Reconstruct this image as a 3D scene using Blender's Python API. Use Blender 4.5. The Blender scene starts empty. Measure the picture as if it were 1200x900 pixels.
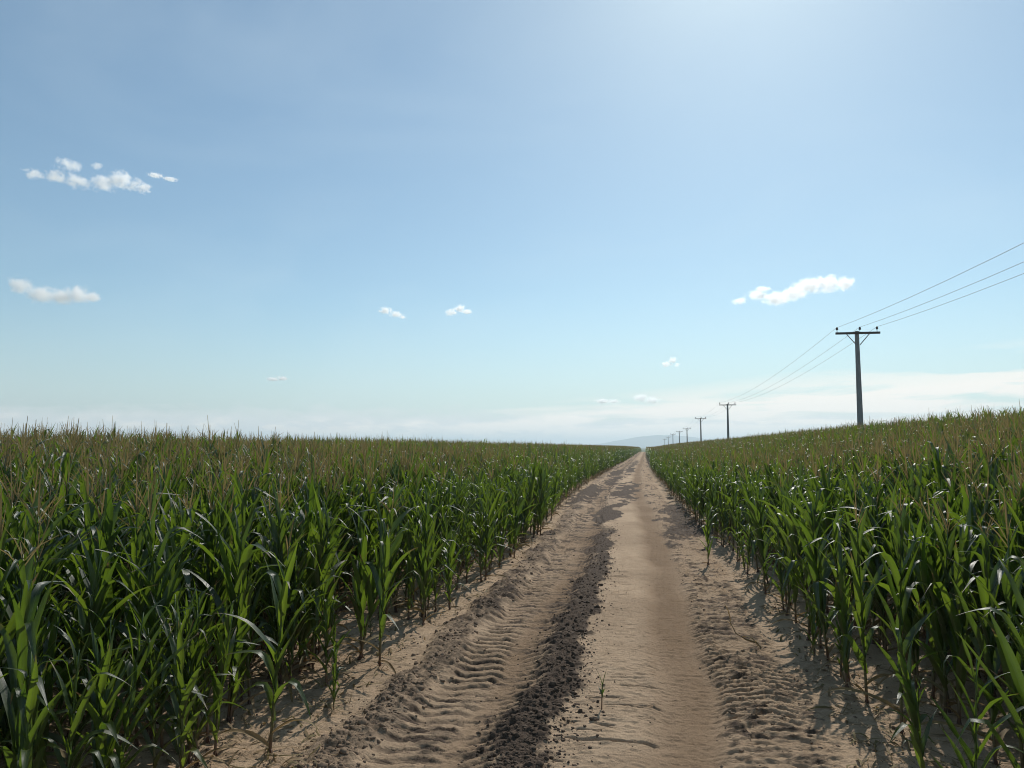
import bpy, math, random
import numpy as np
from mathutils import Vector, Matrix, Euler
from mathutils.bvhtree import BVHTree

R = math.radians
rng = np.random.default_rng(11)
random.seed(11)
sc = bpy.context.scene
COL = sc.collection

# ------------------------------------------------------------------ camera figures
EYE = 2.25
YAW, PITCH = R(10.2), R(4.8)          # turned left of the track, tilted up
FPX, W0, H0 = 873.0, 1200.0, 900.0
SUN_AZ, SUN_EL = R(9.0), R(40.0)      # azimuth from +Y towards +X

cam_rot = Euler((R(90) + PITCH, 0, YAW), 'XYZ').to_matrix()
CAMM = np.array(cam_rot)

def direction(px, py):
    d = cam_rot @ Vector(((px - W0 / 2) / FPX, -(py - H0 / 2) / FPX, -1.0))
    return d.normalized()

def project(P):
    """world points (n,3) -> pixel x, y and depth"""
    q = (P - np.array([0, 0, EYE])) @ CAMM
    dep = -q[:, 2]
    dd = np.where(np.abs(dep) < 1e-6, 1e-6, dep)
    return W0 / 2 + FPX * q[:, 0] / dd, H0 / 2 - FPX * q[:, 1] / dd, dep

# ------------------------------------------------------------------ noise
def _hash(ix, iy, seed):
    n = (ix.astype(np.int64) * 374761393 + iy.astype(np.int64) * 668265263 + seed * 974634721) & 0x7fffffff
    n = ((n ^ (n >> 13)) * 1274126177) & 0x7fffffff
    n = ((n ^ (n >> 16)) * 2246822519) & 0x7fffffff
    return ((n ^ (n >> 15)) & 0xffffff) / float(0xffffff)

def vnoise(x, y, seed=0):
    ix, iy = np.floor(x), np.floor(y)
    fx, fy = x - ix, y - iy
    fx = fx * fx * fx * (fx * (fx * 6 - 15) + 10)
    fy = fy * fy * fy * (fy * (fy * 6 - 15) + 10)
    a, b = _hash(ix, iy, seed), _hash(ix + 1, iy, seed)
    c, d = _hash(ix, iy + 1, seed), _hash(ix + 1, iy + 1, seed)
    return (a + (b - a) * fx) * (1 - fy) + (c + (d - c) * fx) * fy

def fbm(x, y, seed=0, octv=4, gain=0.5):
    s, a, t = 0.0, 1.0, 0.0
    for o in range(octv):
        s = s + a * vnoise(x * 2 ** o + 17.3 * o, y * 2 ** o - 9.1 * o, seed + o)
        t += a
        a *= gain
    return s / t

def worley(x, y, seed=0):
    ix, iy = np.floor(x), np.floor(y)
    best = np.full(x.shape, 9.0)
    for dx in (-1, 0, 1):
        for dy in (-1, 0, 1):
            cx, cy = ix + dx, iy + dy
            px = cx + _hash(cx, cy, seed)
            py = cy + _hash(cx, cy, seed + 7)
            best = np.minimum(best, (x - px) ** 2 + (y - py) ** 2)
    return np.sqrt(best)

def sstep(a, b, x):
    t = np.clip((x - a) / (b - a), 0, 1)
    return t * t * (3 - 2 * t)

def band(u, a, b, s):
    return sstep(a - s, a + s, u) * (1 - sstep(b - s, b + s, u))

# ------------------------------------------------------------------ layout of the land
YS = [0, 5, 5.9, 7.5, 12, 20, 32, 49, 73, 110, 180, 280, 500]
LE = [-2.55, -2.55, -2.80, -2.85, -2.68, -2.80, -3.40, -3.60, -3.40, -3.05, -2.95, -2.90, -2.9]
RE = [1.75, 1.75, 1.75, 1.80, 1.80, 1.55, 1.20, 0.95, 0.45, 0.20, -0.15, -0.20, -0.2]
def left_edge(y): return np.interp(y, YS, LE)
def right_edge(y): return np.interp(y, YS, RE)
def shift(y): return np.interp(y, [0, 14, 24, 34, 49, 73, 110, 280, 600], [0, 0, -.25, -.7, -.95, -1.15, -1.1, -1.15, -1.15])

LX = [-1200, -400, -150, -60, -40, -28, -23, -19, -15, -11, -8, -5.5, -4, -3.2, 2.0, 2.8, 4, 6, 8, 10, 12, 14, 17, 22, 30, 60, 150, 400, 1200]
LZ = [-5, -4, -2, -.5, -.1, .04, .28, .43, .47, .43, .32, .15, .05, 0, 0, .05, .20, .53, .88, 1.18, 1.40, 1.50, 1.50, 1.36, 1.1, 0, -2, -4, -5]
def land(x, y):
    """bare height of the terrain"""
    x = np.asarray(x, float); y = np.asarray(y, float)
    z = np.interp(x, LX, LZ)
    w = sstep(4, 20, np.abs(x))
    z = z + w * .35 * (fbm(x / 40 + 5, y / 40 + 3, 91, 3) - .5)
    fall = np.maximum(y - 300, 0)
    z = z - np.minimum(fall * fall / 14000.0, 4.0 + 0 * fall) - sstep(600, 3000, y) * 3
    return z

def track_fields(x, y):
    """fine relief of the track and its two soil masks (moist dark earth plus painted lug-groove shade, brown compacted earth)"""
    u = x - shift(y)
    wob = (vnoise(y * .7, 0 * y, 5) - .5) * .12 + (vnoise(y * 2.3, 0 * y, 6) - .5) * .05
    uu = u + wob
    fine = fbm(x * 22, y * 22, 1, 3) - .5
    med = fbm(x * 3.1, y * 3.1, 2, 3) - .5
    big = fbm(x * .8, y * .8, 3, 2) - .5
    h = .016 * fine + .022 * med + .03 * big + .020 * (fbm(x * 6, y * 27, 4, 3, .6) - .5)
    lumps = 1 - np.clip(worley(x * 11, y * 11, 11) * 1.25, 0, 1)
    lumps2 = 1 - np.clip(worley(x * 21 + 3, y * 21, 12) * 1.25, 0, 1)
    rough = np.abs(fbm(x * 13, y * 13, 13, 4, .6) - .5) * 2
    clod = .030 * lumps ** 1.2 + .022 * lumps2 + .040 * rough
    wx, wy = x + .06 * (vnoise(x * 6, y * 6, 14) - .5), y + .06 * (vnoise(x * 6, y * 6, 15) - .5)
    block = np.clip(1.15 - worley(wx * 6.5, wy * 8.5, 16) * 1.3, 0, 1) ** .7
    # left shoulder of pushed-up earth
    wb = uu + (vnoise(y * 1.7, y * 0, 41) - .5) * .16
    berm = band(wb, -2.42, -1.98, .09) * (.55 + .6 * vnoise(y * 1.3, y * 0, 42))
    h += berm * (.010 + .055 * block + clod * .75)
    # left wheel rut with lug marks
    rut = band(uu, -1.93, -1.12, .10)
    h -= .036 * rut
    per = .19
    ph = (y + .42 * np.abs(uu + 1.62) + .06 * (vnoise(x * 2.5, y * 1.6, 8) - .5) + .035 * (vnoise(x * 9, y * 6, 38) - .5)) / per
    lug = np.abs((ph % 1) - .5) * 2
    lug = sstep(.42, .54, lug)
    fadeL = .60 + .7 * sstep(.25, .75, vnoise(x * 1.6 + 4, y * .9, 9))
    h += .032 * (lug - .5) * band(uu, -1.97, -1.50, .07) * fadeL
    ph2 = (y - .75 * (uu + 1.1) + .05 * (vnoise(x * 2, y * 2, 18) - .5)) / .15
    side_lug = (sstep(.25, .7, np.abs((ph2 % 1) - .5) * 2) - .5) * band(uu, -1.34, -1.02, .06)
    h += .028 * side_lug
    # ridge of dark damp clods between the wheels
    end = 1 - sstep(19.5, 22.0, y)
    wr = uu + (vnoise(y * 2.6, y * 0, 43) - .5) * .16 + (fbm(x * 7, y * 5, 44, 3) - .5) * .22
    ridge = band(wr, -1.14, -.72, .09) * end * (.65 + .5 * sstep(.2, .55, vnoise(x * 1.6, y * .9, 45)))
    ridge = np.minimum(ridge, 1)
    ridge2 = band(wr, -1.10, -.62, .12) * sstep(22, 23.5, y) * .35
    h += ridge * (-.012 + .016 * block + clod * .75) + ridge2 * clod * .7
    # washed sand in the middle with fine cross ripples
    mid = band(uu, -.72, .06, .07)
    rip = (y + .10 * np.sin(uu * 5) + .10 * (fbm(x * 2.2, y * 2.2, 21, 3) - .5)) / (.085)
    h += mid * (.0075 * (np.abs((rip % 1) - .5) * 2 - .5) * (.2 + 1.2 * vnoise(x * 1.5, y * 1.5, 22)))
    crack = fbm(x * 2.2, y * 16, 23, 3)
    h -= mid * .03 * sstep(.66, .76, crack) * sstep(.45, .6, vnoise(x * .9, y * .5, 24))
    # right wheel rut, worn smooth
    rr = band(uu, .04, .56, .10)
    h -= .035 * rr
    h -= .010 * rr * np.abs(np.sin(uu * 34)) * .3
    # churned margin right of it
    chn = band(uu, .56, 1.38, .10)
    ph3 = (y + .55 * np.abs(uu - .98) + .06 * (vnoise(x * 3, y * 2, 28) - .5) + .03 * (vnoise(x * 11, y * 8, 27) - .5)) / .125
    l3 = sstep(.36, .58, np.abs((ph3 % 1) - .5) * 2) - .5
    h += chn * (.027 * l3 * (.45 + .8 * sstep(.3, .7, vnoise(x * 2.1, y * 1.3, 29))) + .026 * (fbm(x * 4.5, y * 20, 30, 4, .6) - .5) * 2)
    # far margins: gentle cross furrows
    marg = np.maximum(sstep(1.38, 1.7, uu), 1 - sstep(-2.75, -2.45, uu))
    h += marg * (.050 * (fbm(x * 1.6, y * 8, 31, 4) - .5) + .030 * rough * sstep(.45, .7, vnoise(x * 1.3, y * 1.1, 32)))
    # soil masks; the dark one also carries painted shade of the lug grooves
    damp_and_shade = ridge * .95 + berm * (.34 + .45 * vnoise(x * 7, y * 7, 47)) + ridge2 * .8 + chn * .62 * sstep(.50, .68, fbm(x * 3.5, y * 11, 48, 4, .6))
    damp_and_shade = damp_and_shade + .45 * rut * (1 - rr) * sstep(.50, .66, fbm(x * 3.0, y * 9, 49, 4, .6))
    damp_and_shade = damp_and_shade + .6 * np.clip(-side_lug * 2, 0, 1) + .50 * np.clip(-(lug - .5) * 2, 0, 1) * band(uu, -1.97, -1.50, .07)  # last term paints shade into the left rut's lug grooves, sharpening the tread
    def blot(x0, x1, y0, y1, k):
        n = (fbm(x * 2.0, y * .8, 60, 4, .6) - .5) * 2.6
        cx, cy, rx, ry = (x0 + x1) / 2, (y0 + y1) / 2, (x1 - x0) / 2, (y1 - y0) / 2
        q = np.sqrt(((x - cx) / rx) ** 2 + ((y - cy) / ry) ** 2) + n
        return k * (1 - sstep(.7, 1.15, q))
    damp_and_shade = np.maximum(damp_and_shade, blot(-3.35, -2.15, 29, 44, .95))
    damp_and_shade = np.maximum(damp_and_shade, blot(-1.8, -.45, 31, 47, .9))
    damp_and_shade = np.maximum(damp_and_shade, blot(-1.75, -.9, 22, 29, .9))
    damp_and_shade = np.maximum(damp_and_shade, blot(.45, 1.6, 17, 32, .75))
    damp_and_shade = np.maximum(damp_and_shade, blot(-3.0, -2.0, 55, 75, .9))
    damp_and_shade = np.maximum(damp_and_shade, blot(-2.5, -1.7, 44, 60, .9))
    damp_and_shade = np.maximum(damp_and_shade, blot(-1.9, -1.2, 58, 90, .8))
    damp_and_shade = np.maximum(damp_and_shade, blot(-2.2, -1.0, 85, 120, .6))
    h += damp_and_shade * clod * .5 * (1 - ridge) * (1 - berm)
    brown = np.maximum(band(uu, .04, .58, .24) * 1.25, band(uu, -1.55, -1.08, .16) * 1.0)
    brown = np.maximum(brown, rut * .45)
    brown = np.maximum(brown, chn * .35)
    brown = brown * (.58 + .55 * vnoise(x * 1.2, y * .5, 33))
    damp_and_shade = damp_and_shade * (.6 + .5 * lumps)
    return h, np.clip(damp_and_shade, 0, 1), np.clip(brown, 0, 1)

def surface(x, y):
    x = np.atleast_1d(np.asarray(x, float)); y = np.atleast_1d(np.asarray(y, float))
    h, _, _ = track_fields(x, y)
    u = x - shift(y)
    k = band(u, -4.6, 3.4, .5)
    return land(x, y) + h * k

# ------------------------------------------------------------------ helpers: meshes, objects, tags
def tag(o, label=None, cat=None, group=None, kind=None):
    for k, v in (('label', label), ('category', cat), ('group', group), ('kind', kind)):
        if v:
            o[k] = v
    return o

def link(name, me, parent=None):
    o = bpy.data.objects.new(name, me)
    COL.objects.link(o)
    if parent is not None:
        o.parent = parent
    return o

class MB:
    """collects polygons, then builds one mesh"""
    def __init__(self):
        self.v, self.f, self.m, self.a, self.t = [], [], [], [], []
    def add(self, verts, faces, mat=0, across=None, along=None):
        b = len(self.v)
        self.v.extend([tuple(map(float, p)) for p in verts])
        n = len(verts)
        self.a.extend([0.0] * n if across is None else [float(q) for q in across])
        self.t.extend([0.0] * n if along is None else [float(q) for q in along])
        self.f.extend([tuple(b + i for i in f) for f in faces])
        self.m.extend([mat] * len(faces))
    def join(self, o, matmap=None):
        b = len(self.v)
        self.v += o.v; self.a += o.a; self.t += o.t
        self.f += [tuple(b + i for i in f) for f in o.f]
        self.m += [(matmap[i] if matmap else i) for i in o.m]
    def mesh(self, name, mats, smooth=True):
        me = bpy.data.meshes.new(name)
        me.from_pydata(self.v, [], self.f)
        for m in mats:
            me.materials.append(m)
        me.polygons.foreach_set('material_index', np.array(self.m, dtype=np.int32))
        me.polygons.foreach_set('use_smooth', np.full(len(self.f), smooth))
        for nm, dat in (('across', self.a), ('along', self.t)):
            at = me.attributes.new(nm, 'FLOAT', 'POINT')
            at.data.foreach_set('value', np.array(dat, dtype=np.float32))
        me.update()
        return me
    def tube(self, pts, radii, n=6, mat=0, cap=True):
        pts = [Vector(p) for p in pts]
        vs, fs = [], []
        for i, p in enumerate(pts):
            d = (pts[min(i + 1, len(pts) - 1)] - pts[max(i - 1, 0)]).normalized()
            ref = Vector((1, 0, 0)) if abs(d.x) < .8 else Vector((0, 1, 0))
            s = d.cross(ref).normalized(); q = d.cross(s)
            for j in range(n):
                a = 2 * math.pi * j / n
                vs.append(p + (s * math.cos(a) + q * math.sin(a)) * radii[i])
        for i in range(len(pts) - 1):
            for j in range(n):
                k = (j + 1) % n
                fs.append((i * n + j, i * n + k, (i + 1) * n + k, (i + 1) * n + j))
        if cap:
            fs.append(tuple(range(n - 1, -1, -1)))
            fs.append(tuple((len(pts) - 1) * n + j for j in range(n)))
        self.add(vs, fs, mat)
    def box(self, c, s, rot=None, mat=0):
        vs = []
        for dx in (-1, 1):
            for dy in (-1, 1):
                for dz in (-1, 1):
                    p = Vector((dx * s[0] / 2, dy * s[1] / 2, dz * s[2] / 2))
                    vs.append((rot @ p if rot else p) + Vector(c))
        self.add(vs, [(0, 1, 3, 2), (4, 6, 7, 5), (0, 4, 5, 1), (2, 3, 7, 6), (0, 2, 6, 4), (1, 5, 7, 3)], mat)

# ------------------------------------------------------------------ materials
class NT:
    def __init__(self, name):
        self.m = bpy.data.materials.new(name)
        self.m.use_nodes = True
        self.t = self.m.node_tree
        self.t.nodes.clear()
        self.out = self.t.nodes.new('ShaderNodeOutputMaterial')
    def n(self, typ, **kw):
        nd = self.t.nodes.new(typ)
        for k, v in kw.items():
            if k.startswith('i_'):
                nd.inputs[k[2:].replace('_', ' ')].default_value = v
            else:
                setattr(nd, k, v)
        return nd
    def l(self, a, b):
        self.t.links.new(a, b)
    def ramp(self, fac, stops):
        r = self.n('ShaderNodeValToRGB')
        while len(r.color_ramp.elements) < len(stops):
            r.color_ramp.elements.new(.5)
        for e, (p, c) in zip(r.color_ramp.elements, stops):
            e.position = p
            e.color = (*c, 1) if len(c) == 3 else c
        self.l(fac, r.inputs['Fac'])
        return r.outputs['Color']
    def mix(self, fac, a, b, mode='MIX'):
        x = self.n('ShaderNodeMix', data_type='RGBA', blend_type=mode)
        for s, v in ((x.inputs['Factor'], fac), (x.inputs[6], a), (x.inputs[7], b)):
            if isinstance(v, bpy.types.NodeSocket):
                self.l(v, s)
            elif isinstance(v, (int, float)):
                s.default_value = v
            else:
                s.default_value = (*v, 1)
        return x.outputs[2]
    def math(self, op, a, b=None, c=None, clamp=False):
        x = self.n('ShaderNodeMath', operation=op, use_clamp=clamp)
        for s, v in zip(x.inputs, (a, b, c)):
            if v is None:
                continue
            if isinstance(v, bpy.types.NodeSocket):
                self.l(v, s)
            else:
                s.default_value = v
        return x.outputs[0]

def attr(nt, name):
    return nt.n('ShaderNodeAttribute', attribute_name=name).outputs['Fac']

def leaf_material(name, g0, g1, tr0, tr1, rough=.43, tw=.38, rib=(.16, .2, .07), gloss=1.0):
    nt = NT(name)
    oi = nt.n('ShaderNodeObjectInfo')
    ac = nt.math('ABSOLUTE', attr(nt, 'across'))
    al = attr(nt, 'along')
    geo = nt.n('ShaderNodeNewGeometry')
    nz = nt.n('ShaderNodeTexNoise', i_Scale=9.0, i_Detail=3.0)
    tc = nt.n('ShaderNodeTexCoord')
    nt.l(tc.outputs['Object'], nz.inputs['Vector'])
    isl = geo.outputs['Random Per Island']
    mixf = nt.math('MULTIPLY_ADD', isl, .6, nt.math('MULTIPLY', oi.outputs['Random'], .4))
    mixf = nt.math('ADD', mixf, nt.math('MULTIPLY_ADD', nz.outputs['Fac'], .5, -.25), clamp=True)
    base = nt.mix(mixf, g0, g1)
    trn = nt.mix(mixf, tr0, tr1)
    # long parallel veins and the pale midrib
    wv = nt.math('SINE', nt.math('MULTIPLY', attr(nt, 'across'), 42.0))
    vein = nt.math('MULTIPLY_ADD', wv, .10, 1.0)
    base = nt.mix(1.0, base, nt.n('ShaderNodeCombineColor').outputs[0], 'MIX') if False else base
    ribm = nt.math('SUBTRACT', 1.0, nt.math('DIVIDE', ac, .09), clamp=True)
    base = nt.mix(nt.math('MULTIPLY', ribm, .8), base, rib)
    trn = nt.mix(nt.math('MULTIPLY', ribm, .7), trn, (.05, .09, .02))
    hv = nt.n('ShaderNodeHueSaturation')
    nt.l(base, hv.inputs['Color']); nt.l(vein, hv.inputs['Value'])
    base = hv.outputs['Color']
    hv2 = nt.n('ShaderNodeHueSaturation')
    nt.l(trn, hv2.inputs['Color']); nt.l(vein, hv2.inputs['Value'])
    sz = nt.n('ShaderNodeSeparateXYZ'); nt.l(tc.outputs['Object'], sz.inputs[0])
    low = nt.math('MULTIPLY', nt.math('MULTIPLY_ADD', sz.outputs['Z'], -1.6, 1.0, clamp=True), nt.math('GREATER_THAN', nt.math('FRACT', nt.math('MULTIPLY', isl, 7.3)), .55))
    base = nt.mix(nt.math('MULTIPLY', low, .7), base, (.15, .13, .04))
    # dry brown leaf tips on some leaves
    tip = nt.math('MULTIPLY', nt.math('GREATER_THAN', isl, .72), nt.math('MULTIPLY', nt.math('SUBTRACT', nt.math('ADD', al, nt.math('MULTIPLY', nz.outputs['Fac'], .25)), .95), 8.0, clamp=True))
    base = nt.mix(tip, base, (.24, .16, .08))
    trn2 = nt.mix(tip, hv2.outputs['Color'], (.14, .09, .04))
    p = nt.n('ShaderNodeBsdfPrincipled', i_Roughness=rough)
    p.inputs['Specular IOR Level'].default_value = .25 + .55 * gloss
    p.inputs['Coat Weight'].default_value = .12 * gloss; p.inputs['Coat Roughness'].default_value = .30
    nt.l(base, p.inputs['Base Color'])
    bmp = nt.n('ShaderNodeBump', i_Strength=.25, i_Distance=.004)
    nt.l(wv, bmp.inputs['Height']); nt.l(bmp.outputs[0], p.inputs['Normal'])
    t = nt.n('ShaderNodeBsdfTranslucent')
    nt.l(trn2, t.inputs['Color'])
    mx = nt.n('ShaderNodeMixShader'); mx.inputs[0].default_value = tw
    nt.l(p.outputs[0], mx.inputs[1]); nt.l(t.outputs[0], mx.inputs[2])
    nt.l(mx.outputs[0], nt.out.inputs['Surface'])
    return nt.m

M_LEAF = leaf_material('corn_leaf_green', (.018, .039, .011), (.034, .062, .015), (.068, .145, .013), (.26, .38, .024))
M_DRY = leaf_material('corn_leaf_dry', (.20, .14, .07), (.30, .22, .12), (.22, .14, .06), (.30, .2, .09), rough=.7, tw=.3, rib=(.3, .24, .14), gloss=0)
M_TASSEL = leaf_material('corn_tassel_tan', (.17, .115, .052), (.28, .21, .10), (.20, .14, .05), (.30, .23, .085), rough=.6, tw=.4, gloss=0, rib=(.26, .18, .1))

def stalk_material():
    nt = NT('corn_stalk')
    tc = nt.n('ShaderNodeTexCoord'); sp = nt.n('ShaderNodeSeparateXYZ')
    nt.l(tc.outputs['Object'], sp.inputs[0])
    nz = nt.n('ShaderNodeTexNoise', i_Scale=14.0)
    nt.l(tc.outputs['Object'], nz.inputs['Vector'])
    h = nt.math('ADD', sp.outputs['Z'], nt.math('MULTIPLY_ADD', nz.outputs['Fac'], .4, -.2))
    c = nt.ramp(h, [(0.0, (.15, .085, .06)), (.28, (.13, .12, .05)), (.6, (.07, .12, .028)), (1.0, (.06, .11, .025))])
    p = nt.n('ShaderNodeBsdfPrincipled', i_Roughness=.45)
    nt.l(c, p.inputs['Base Color'])
    nt.l(p.outputs[0], nt.out.inputs['Surface'])
    return nt.m
M_STALK = stalk_material()

def soil_material(name, use_masks):
    nt = NT(name)
    tc = nt.n('ShaderNodeTexCoord')
    v = tc.outputs['Object']
    def noise(scale, det=4.0, rough=.55):
        q = nt.n('ShaderNodeTexNoise', i_Scale=scale, i_Detail=det, i_Roughness=rough)
        nt.l(v, q.inputs['Vector'])
        return q.outputs['Fac']
    big, med, fin = noise(.35), noise(3.5, 5), noise(60, 3)
    sand = nt.mix(nt.math('MULTIPLY_ADD', med, 1.6, -.3, clamp=True), (.445, .312, .200), (.55, .402, .268))
    sand = nt.mix(nt.math('MULTIPLY_ADD', big, 2.4, -.85, clamp=True), sand, (.31, .215, .135))
    if use_masks:
        damp_and_shade, brown = attr(nt, 'damp_and_shade'), attr(nt, 'brown')
        bw = nt.math('MULTIPLY', brown, nt.math('MULTIPLY_ADD', med, .8, .55), clamp=True)
        col = nt.mix(bw, sand, nt.mix(med, (.19, .120, .068), (.28, .185, .11)))
        dm = nt.math('MULTIPLY_ADD', nt.math('ADD', damp_and_shade, nt.math('MULTIPLY_ADD', med, .5, -.25)), 2.1, -.25, clamp=True)
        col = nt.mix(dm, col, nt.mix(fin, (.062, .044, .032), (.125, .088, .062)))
    else:
        y = nt.n('ShaderNodeSeparateXYZ'); nt.l(v, y.inputs[0])
        far = nt.math('MULTIPLY_ADD', y.outputs['Y'], 1 / 150.0, -2.6, clamp=True)
        fields = nt.mix(nt.math('MULTIPLY_ADD', noise(.004, 2), 4.0, -1.6, clamp=True), (.07, .10, .035), (.16, .15, .07))
        col = nt.mix(far, sand, fields)
    gr = nt.n('ShaderNodeHueSaturation')
    nt.l(col, gr.inputs['Color'])
    nt.l(nt.math('MULTIPLY_ADD', fin, .5, .75), gr.inputs['Value'])
    p = nt.n('ShaderNodeBsdfPrincipled', i_Roughness=.95)
    p.inputs['Specular IOR Level'].default_value = .15
    nt.l(gr.outputs[0], p.inputs['Base Color'])
    hgt = nt.math('ADD', nt.math('MULTIPLY', noise(110, 3, .7), .6), nt.math('MULTIPLY', noise(28, 4), .8))
    b = nt.n('ShaderNodeBump', i_Strength=1.0, i_Distance=.020)
    nt.l(hgt, b.inputs['Height']); nt.l(b.outputs[0], p.inputs['Normal'])
    nt.l(p.outputs[0], nt.out.inputs['Surface'])
    return nt.m
M_TRACK = soil_material('track_soil', True)
M_FIELD = soil_material('field_soil', False)

def simple(name, c0, c1, scale=6.0, rough=.8, spec=.3, bump=.2, stretch=(1, 1, 1)):
    nt = NT(name)
    tc = nt.n('ShaderNodeTexCoord'); mp = nt.n('ShaderNodeMapping')
    mp.inputs['Scale'].default_value = stretch
    nt.l(tc.outputs['Object'], mp.inputs['Vector'])
    nz = nt.n('ShaderNodeTexNoise', i_Scale=scale, i_Detail=5.0)
    nt.l(mp.outputs[0], nz.inputs['Vector'])
    c = nt.mix(nt.math('MULTIPLY_ADD', nz.outputs['Fac'], 2.0, -.5, clamp=True), c0, c1)
    p = nt.n('ShaderNodeBsdfPrincipled', i_Roughness=rough)
    p.inputs['Specular IOR Level'].default_value = spec
    nt.l(c, p.inputs['Base Color'])
    b = nt.n('ShaderNodeBump', i_Strength=bump, i_Distance=.01)
    nt.l(nz.outputs['Fac'], b.inputs['Height']); nt.l(b.outputs[0], p.inputs['Normal'])
    nt.l(p.outputs[0], nt.out.inputs['Surface'])
    return nt.m
M_CLOD = simple('damp_clod', (.062, .044, .032), (.13, .092, .064), 25, .95, .15, .5)
M_CLODS = simple('sandy_clod', (.17, .12, .085), (.27, .19, .125), 25, .95, .15, .5)
M_POLE = simple('weathered_concrete', (.20, .195, .19), (.32, .31, .29), 4, .85, .3, .3, (3, 3, .6))
M_ARM = simple('creosoted_timber', (.06, .05, .042), (.11, .09, .075), 8, .8, .3, .3, (.6, 6, 6))
M_STEEL = simple('galvanised_steel', (.16, .165, .17), (.24, .24, .24), 12, .5, .5, .1)
M_INSUL = simple('brown_porcelain', (.045, .03, .025), (.07, .045, .035), 5, .2, .5, .05)
M_WIRE = simple('aluminium_wire', (.20, .20, .205), (.28, .28, .28), 2, .5, .5, 0)
M_HILL = simple('hill_scrub', (.06, .075, .04), (.14, .12, .075), .004, .95, .1, 0)
M_FARLEAF = simple('far_tree_leaves', (.03, .05, .02), (.06, .09, .03), .8, .7, .3, .2)
M_BARK = simple('far_tree_bark', (.07, .05, .04), (.12, .09, .07), 4, .9, .2, .4)

# ------------------------------------------------------------------ world: daylight sky
w = bpy.data.worlds.new('World'); sc.world = w
w.use_nodes = True
t = w.node_tree; t.nodes.clear()
wo = t.nodes.new('ShaderNodeOutputWorld'); bg = t.nodes.new('ShaderNodeBackground')
bg.inputs['Strength'].default_value = .106
sky = t.nodes.new('ShaderNodeTexSky')
sky.sky_type = 'NISHITA'; sky.sun_disc = False
sky.sun_elevation = SUN_EL; sky.sun_rotation = SUN_AZ
sky.altitude = 50; sky.air_density = 1.0; sky.dust_density = .42; sky.ozone_density = 1.6
class WT(NT):
    def __init__(self, t): self.t = t
wt = WT(t)
tc = wt.n('ShaderNodeTexCoord'); sp = wt.n('ShaderNodeSeparateXYZ')
wt.l(tc.outputs['Generated'], sp.inputs[0])
el = sp.outputs['Z']
mp = wt.n('ShaderNodeMapping'); mp.inputs['Scale'].default_value = (3.0, 3.0, 26.0); mp.inputs['Rotation'].default_value = (0, R(2.5), 0)
wt.l(tc.outputs['Generated'], mp.inputs['Vector'])
nz = wt.n('ShaderNodeTexNoise', i_Scale=1.6, i_Detail=6.0, i_Roughness=.55, i_Distortion=.3); wt.l(mp.outputs[0], nz.inputs['Vector'])
# a low sheet of thin cloud lying along the horizon, denser towards the east
side = wt.math('MULTIPLY_ADD', sp.outputs['X'], 1.0, .42, clamp=True)
top = wt.math('MULTIPLY_ADD', side, .11, .030)
low = wt.math('SUBTRACT', 1.0, wt.math('DIVIDE', el, top), clamp=True)
sheet = wt.math('MULTIPLY', wt.math('MULTIPLY_ADD', low, 2.6, 0, clamp=True), wt.math('MULTIPLY_ADD', nz.outputs['Fac'], 8.5, -3.6, clamp=True))
# small distant cumulus heads poking over it
mp2 = wt.n('ShaderNodeMapping'); mp2.inputs['Scale'].default_value = (13.0, 13.0, 40.0)
wt.l(tc.outputs['Generated'], mp2.inputs['Vector'])
nz2 = wt.n('ShaderNodeTexNoise', i_Scale=1.8, i_Detail=5.0, i_Roughness=.6); wt.l(mp2.outputs[0], nz2.inputs['Vector'])
hb = wt.math('MULTIPLY', wt.math('SUBTRACT', 1.0, wt.math('DIVIDE', wt.math('ABSOLUTE', wt.math('SUBTRACT', el, .014)), .026), clamp=True), 1.0)
heads = wt.math('MULTIPLY_ADD', wt.math('ADD', nz2.outputs['Fac'], wt.math('MULTIPLY', hb, .16)), 8.0, -4.6, clamp=True)
heads = wt.math('MULTIPLY', heads, wt.math('MULTIPLY', hb, 2.0, clamp=True))
# faint high veil
mp3 = wt.n('ShaderNodeMapping'); mp3.inputs['Scale'].default_value = (1.6, 1.6, 4.0); mp3.inputs['Rotation'].default_value = (R(18), R(12), 0)
wt.l(tc.outputs['Generated'], mp3.inputs['Vector'])
nz3 = wt.n('ShaderNodeTexNoise', i_Scale=1.4, i_Detail=4.0, i_Roughness=.5, i_Distortion=.6); wt.l(mp3.outputs[0], nz3.inputs['Vector'])
veil = wt.math('MULTIPLY', wt.math('MULTIPLY_ADD', nz3.outputs['Fac'], 3.0, -1.40, clamp=True), .17)
m = wt.math('ADD', wt.math('MULTIPLY', sheet, 1.0), wt.math('MULTIPLY', heads, .8), clamp=True)
skyc = wt.mix(1.0, sky.outputs[0], (.825, .98, .95), 'MULTIPLY')
lowair = wt.math('POWER', wt.math('SUBTRACT', 1.0, wt.math('DIVIDE', el, .20), clamp=True), 1.6)
glow = wt.mix(wt.math('MULTIPLY_ADD', sp.outputs['X'], .9, .55, clamp=True), (5.1, 5.95, 6.5), (5.6, 6.6, 7.2))
skyc = wt.mix(wt.math('MULTIPLY', lowair, .85), skyc, glow)
skyc = wt.mix(.10, skyc, (5.2, 6.6, 7.2))
c = wt.mix(veil, skyc, (7.2, 8.5, 9.0))
bank = wt.math('MULTIPLY', wt.math('SUBTRACT', 1.0, wt.math('DIVIDE', el, wt.math('MULTIPLY_ADD', nz2.outputs['Fac'], .052, .026)), clamp=True), 2.2, clamp=True)
c = wt.mix(wt.math('MULTIPLY', bank, .9), c, (7.9, 8.3, 8.3))
c = wt.mix(m, c, (10.0, 9.7, 9.0))
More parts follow.
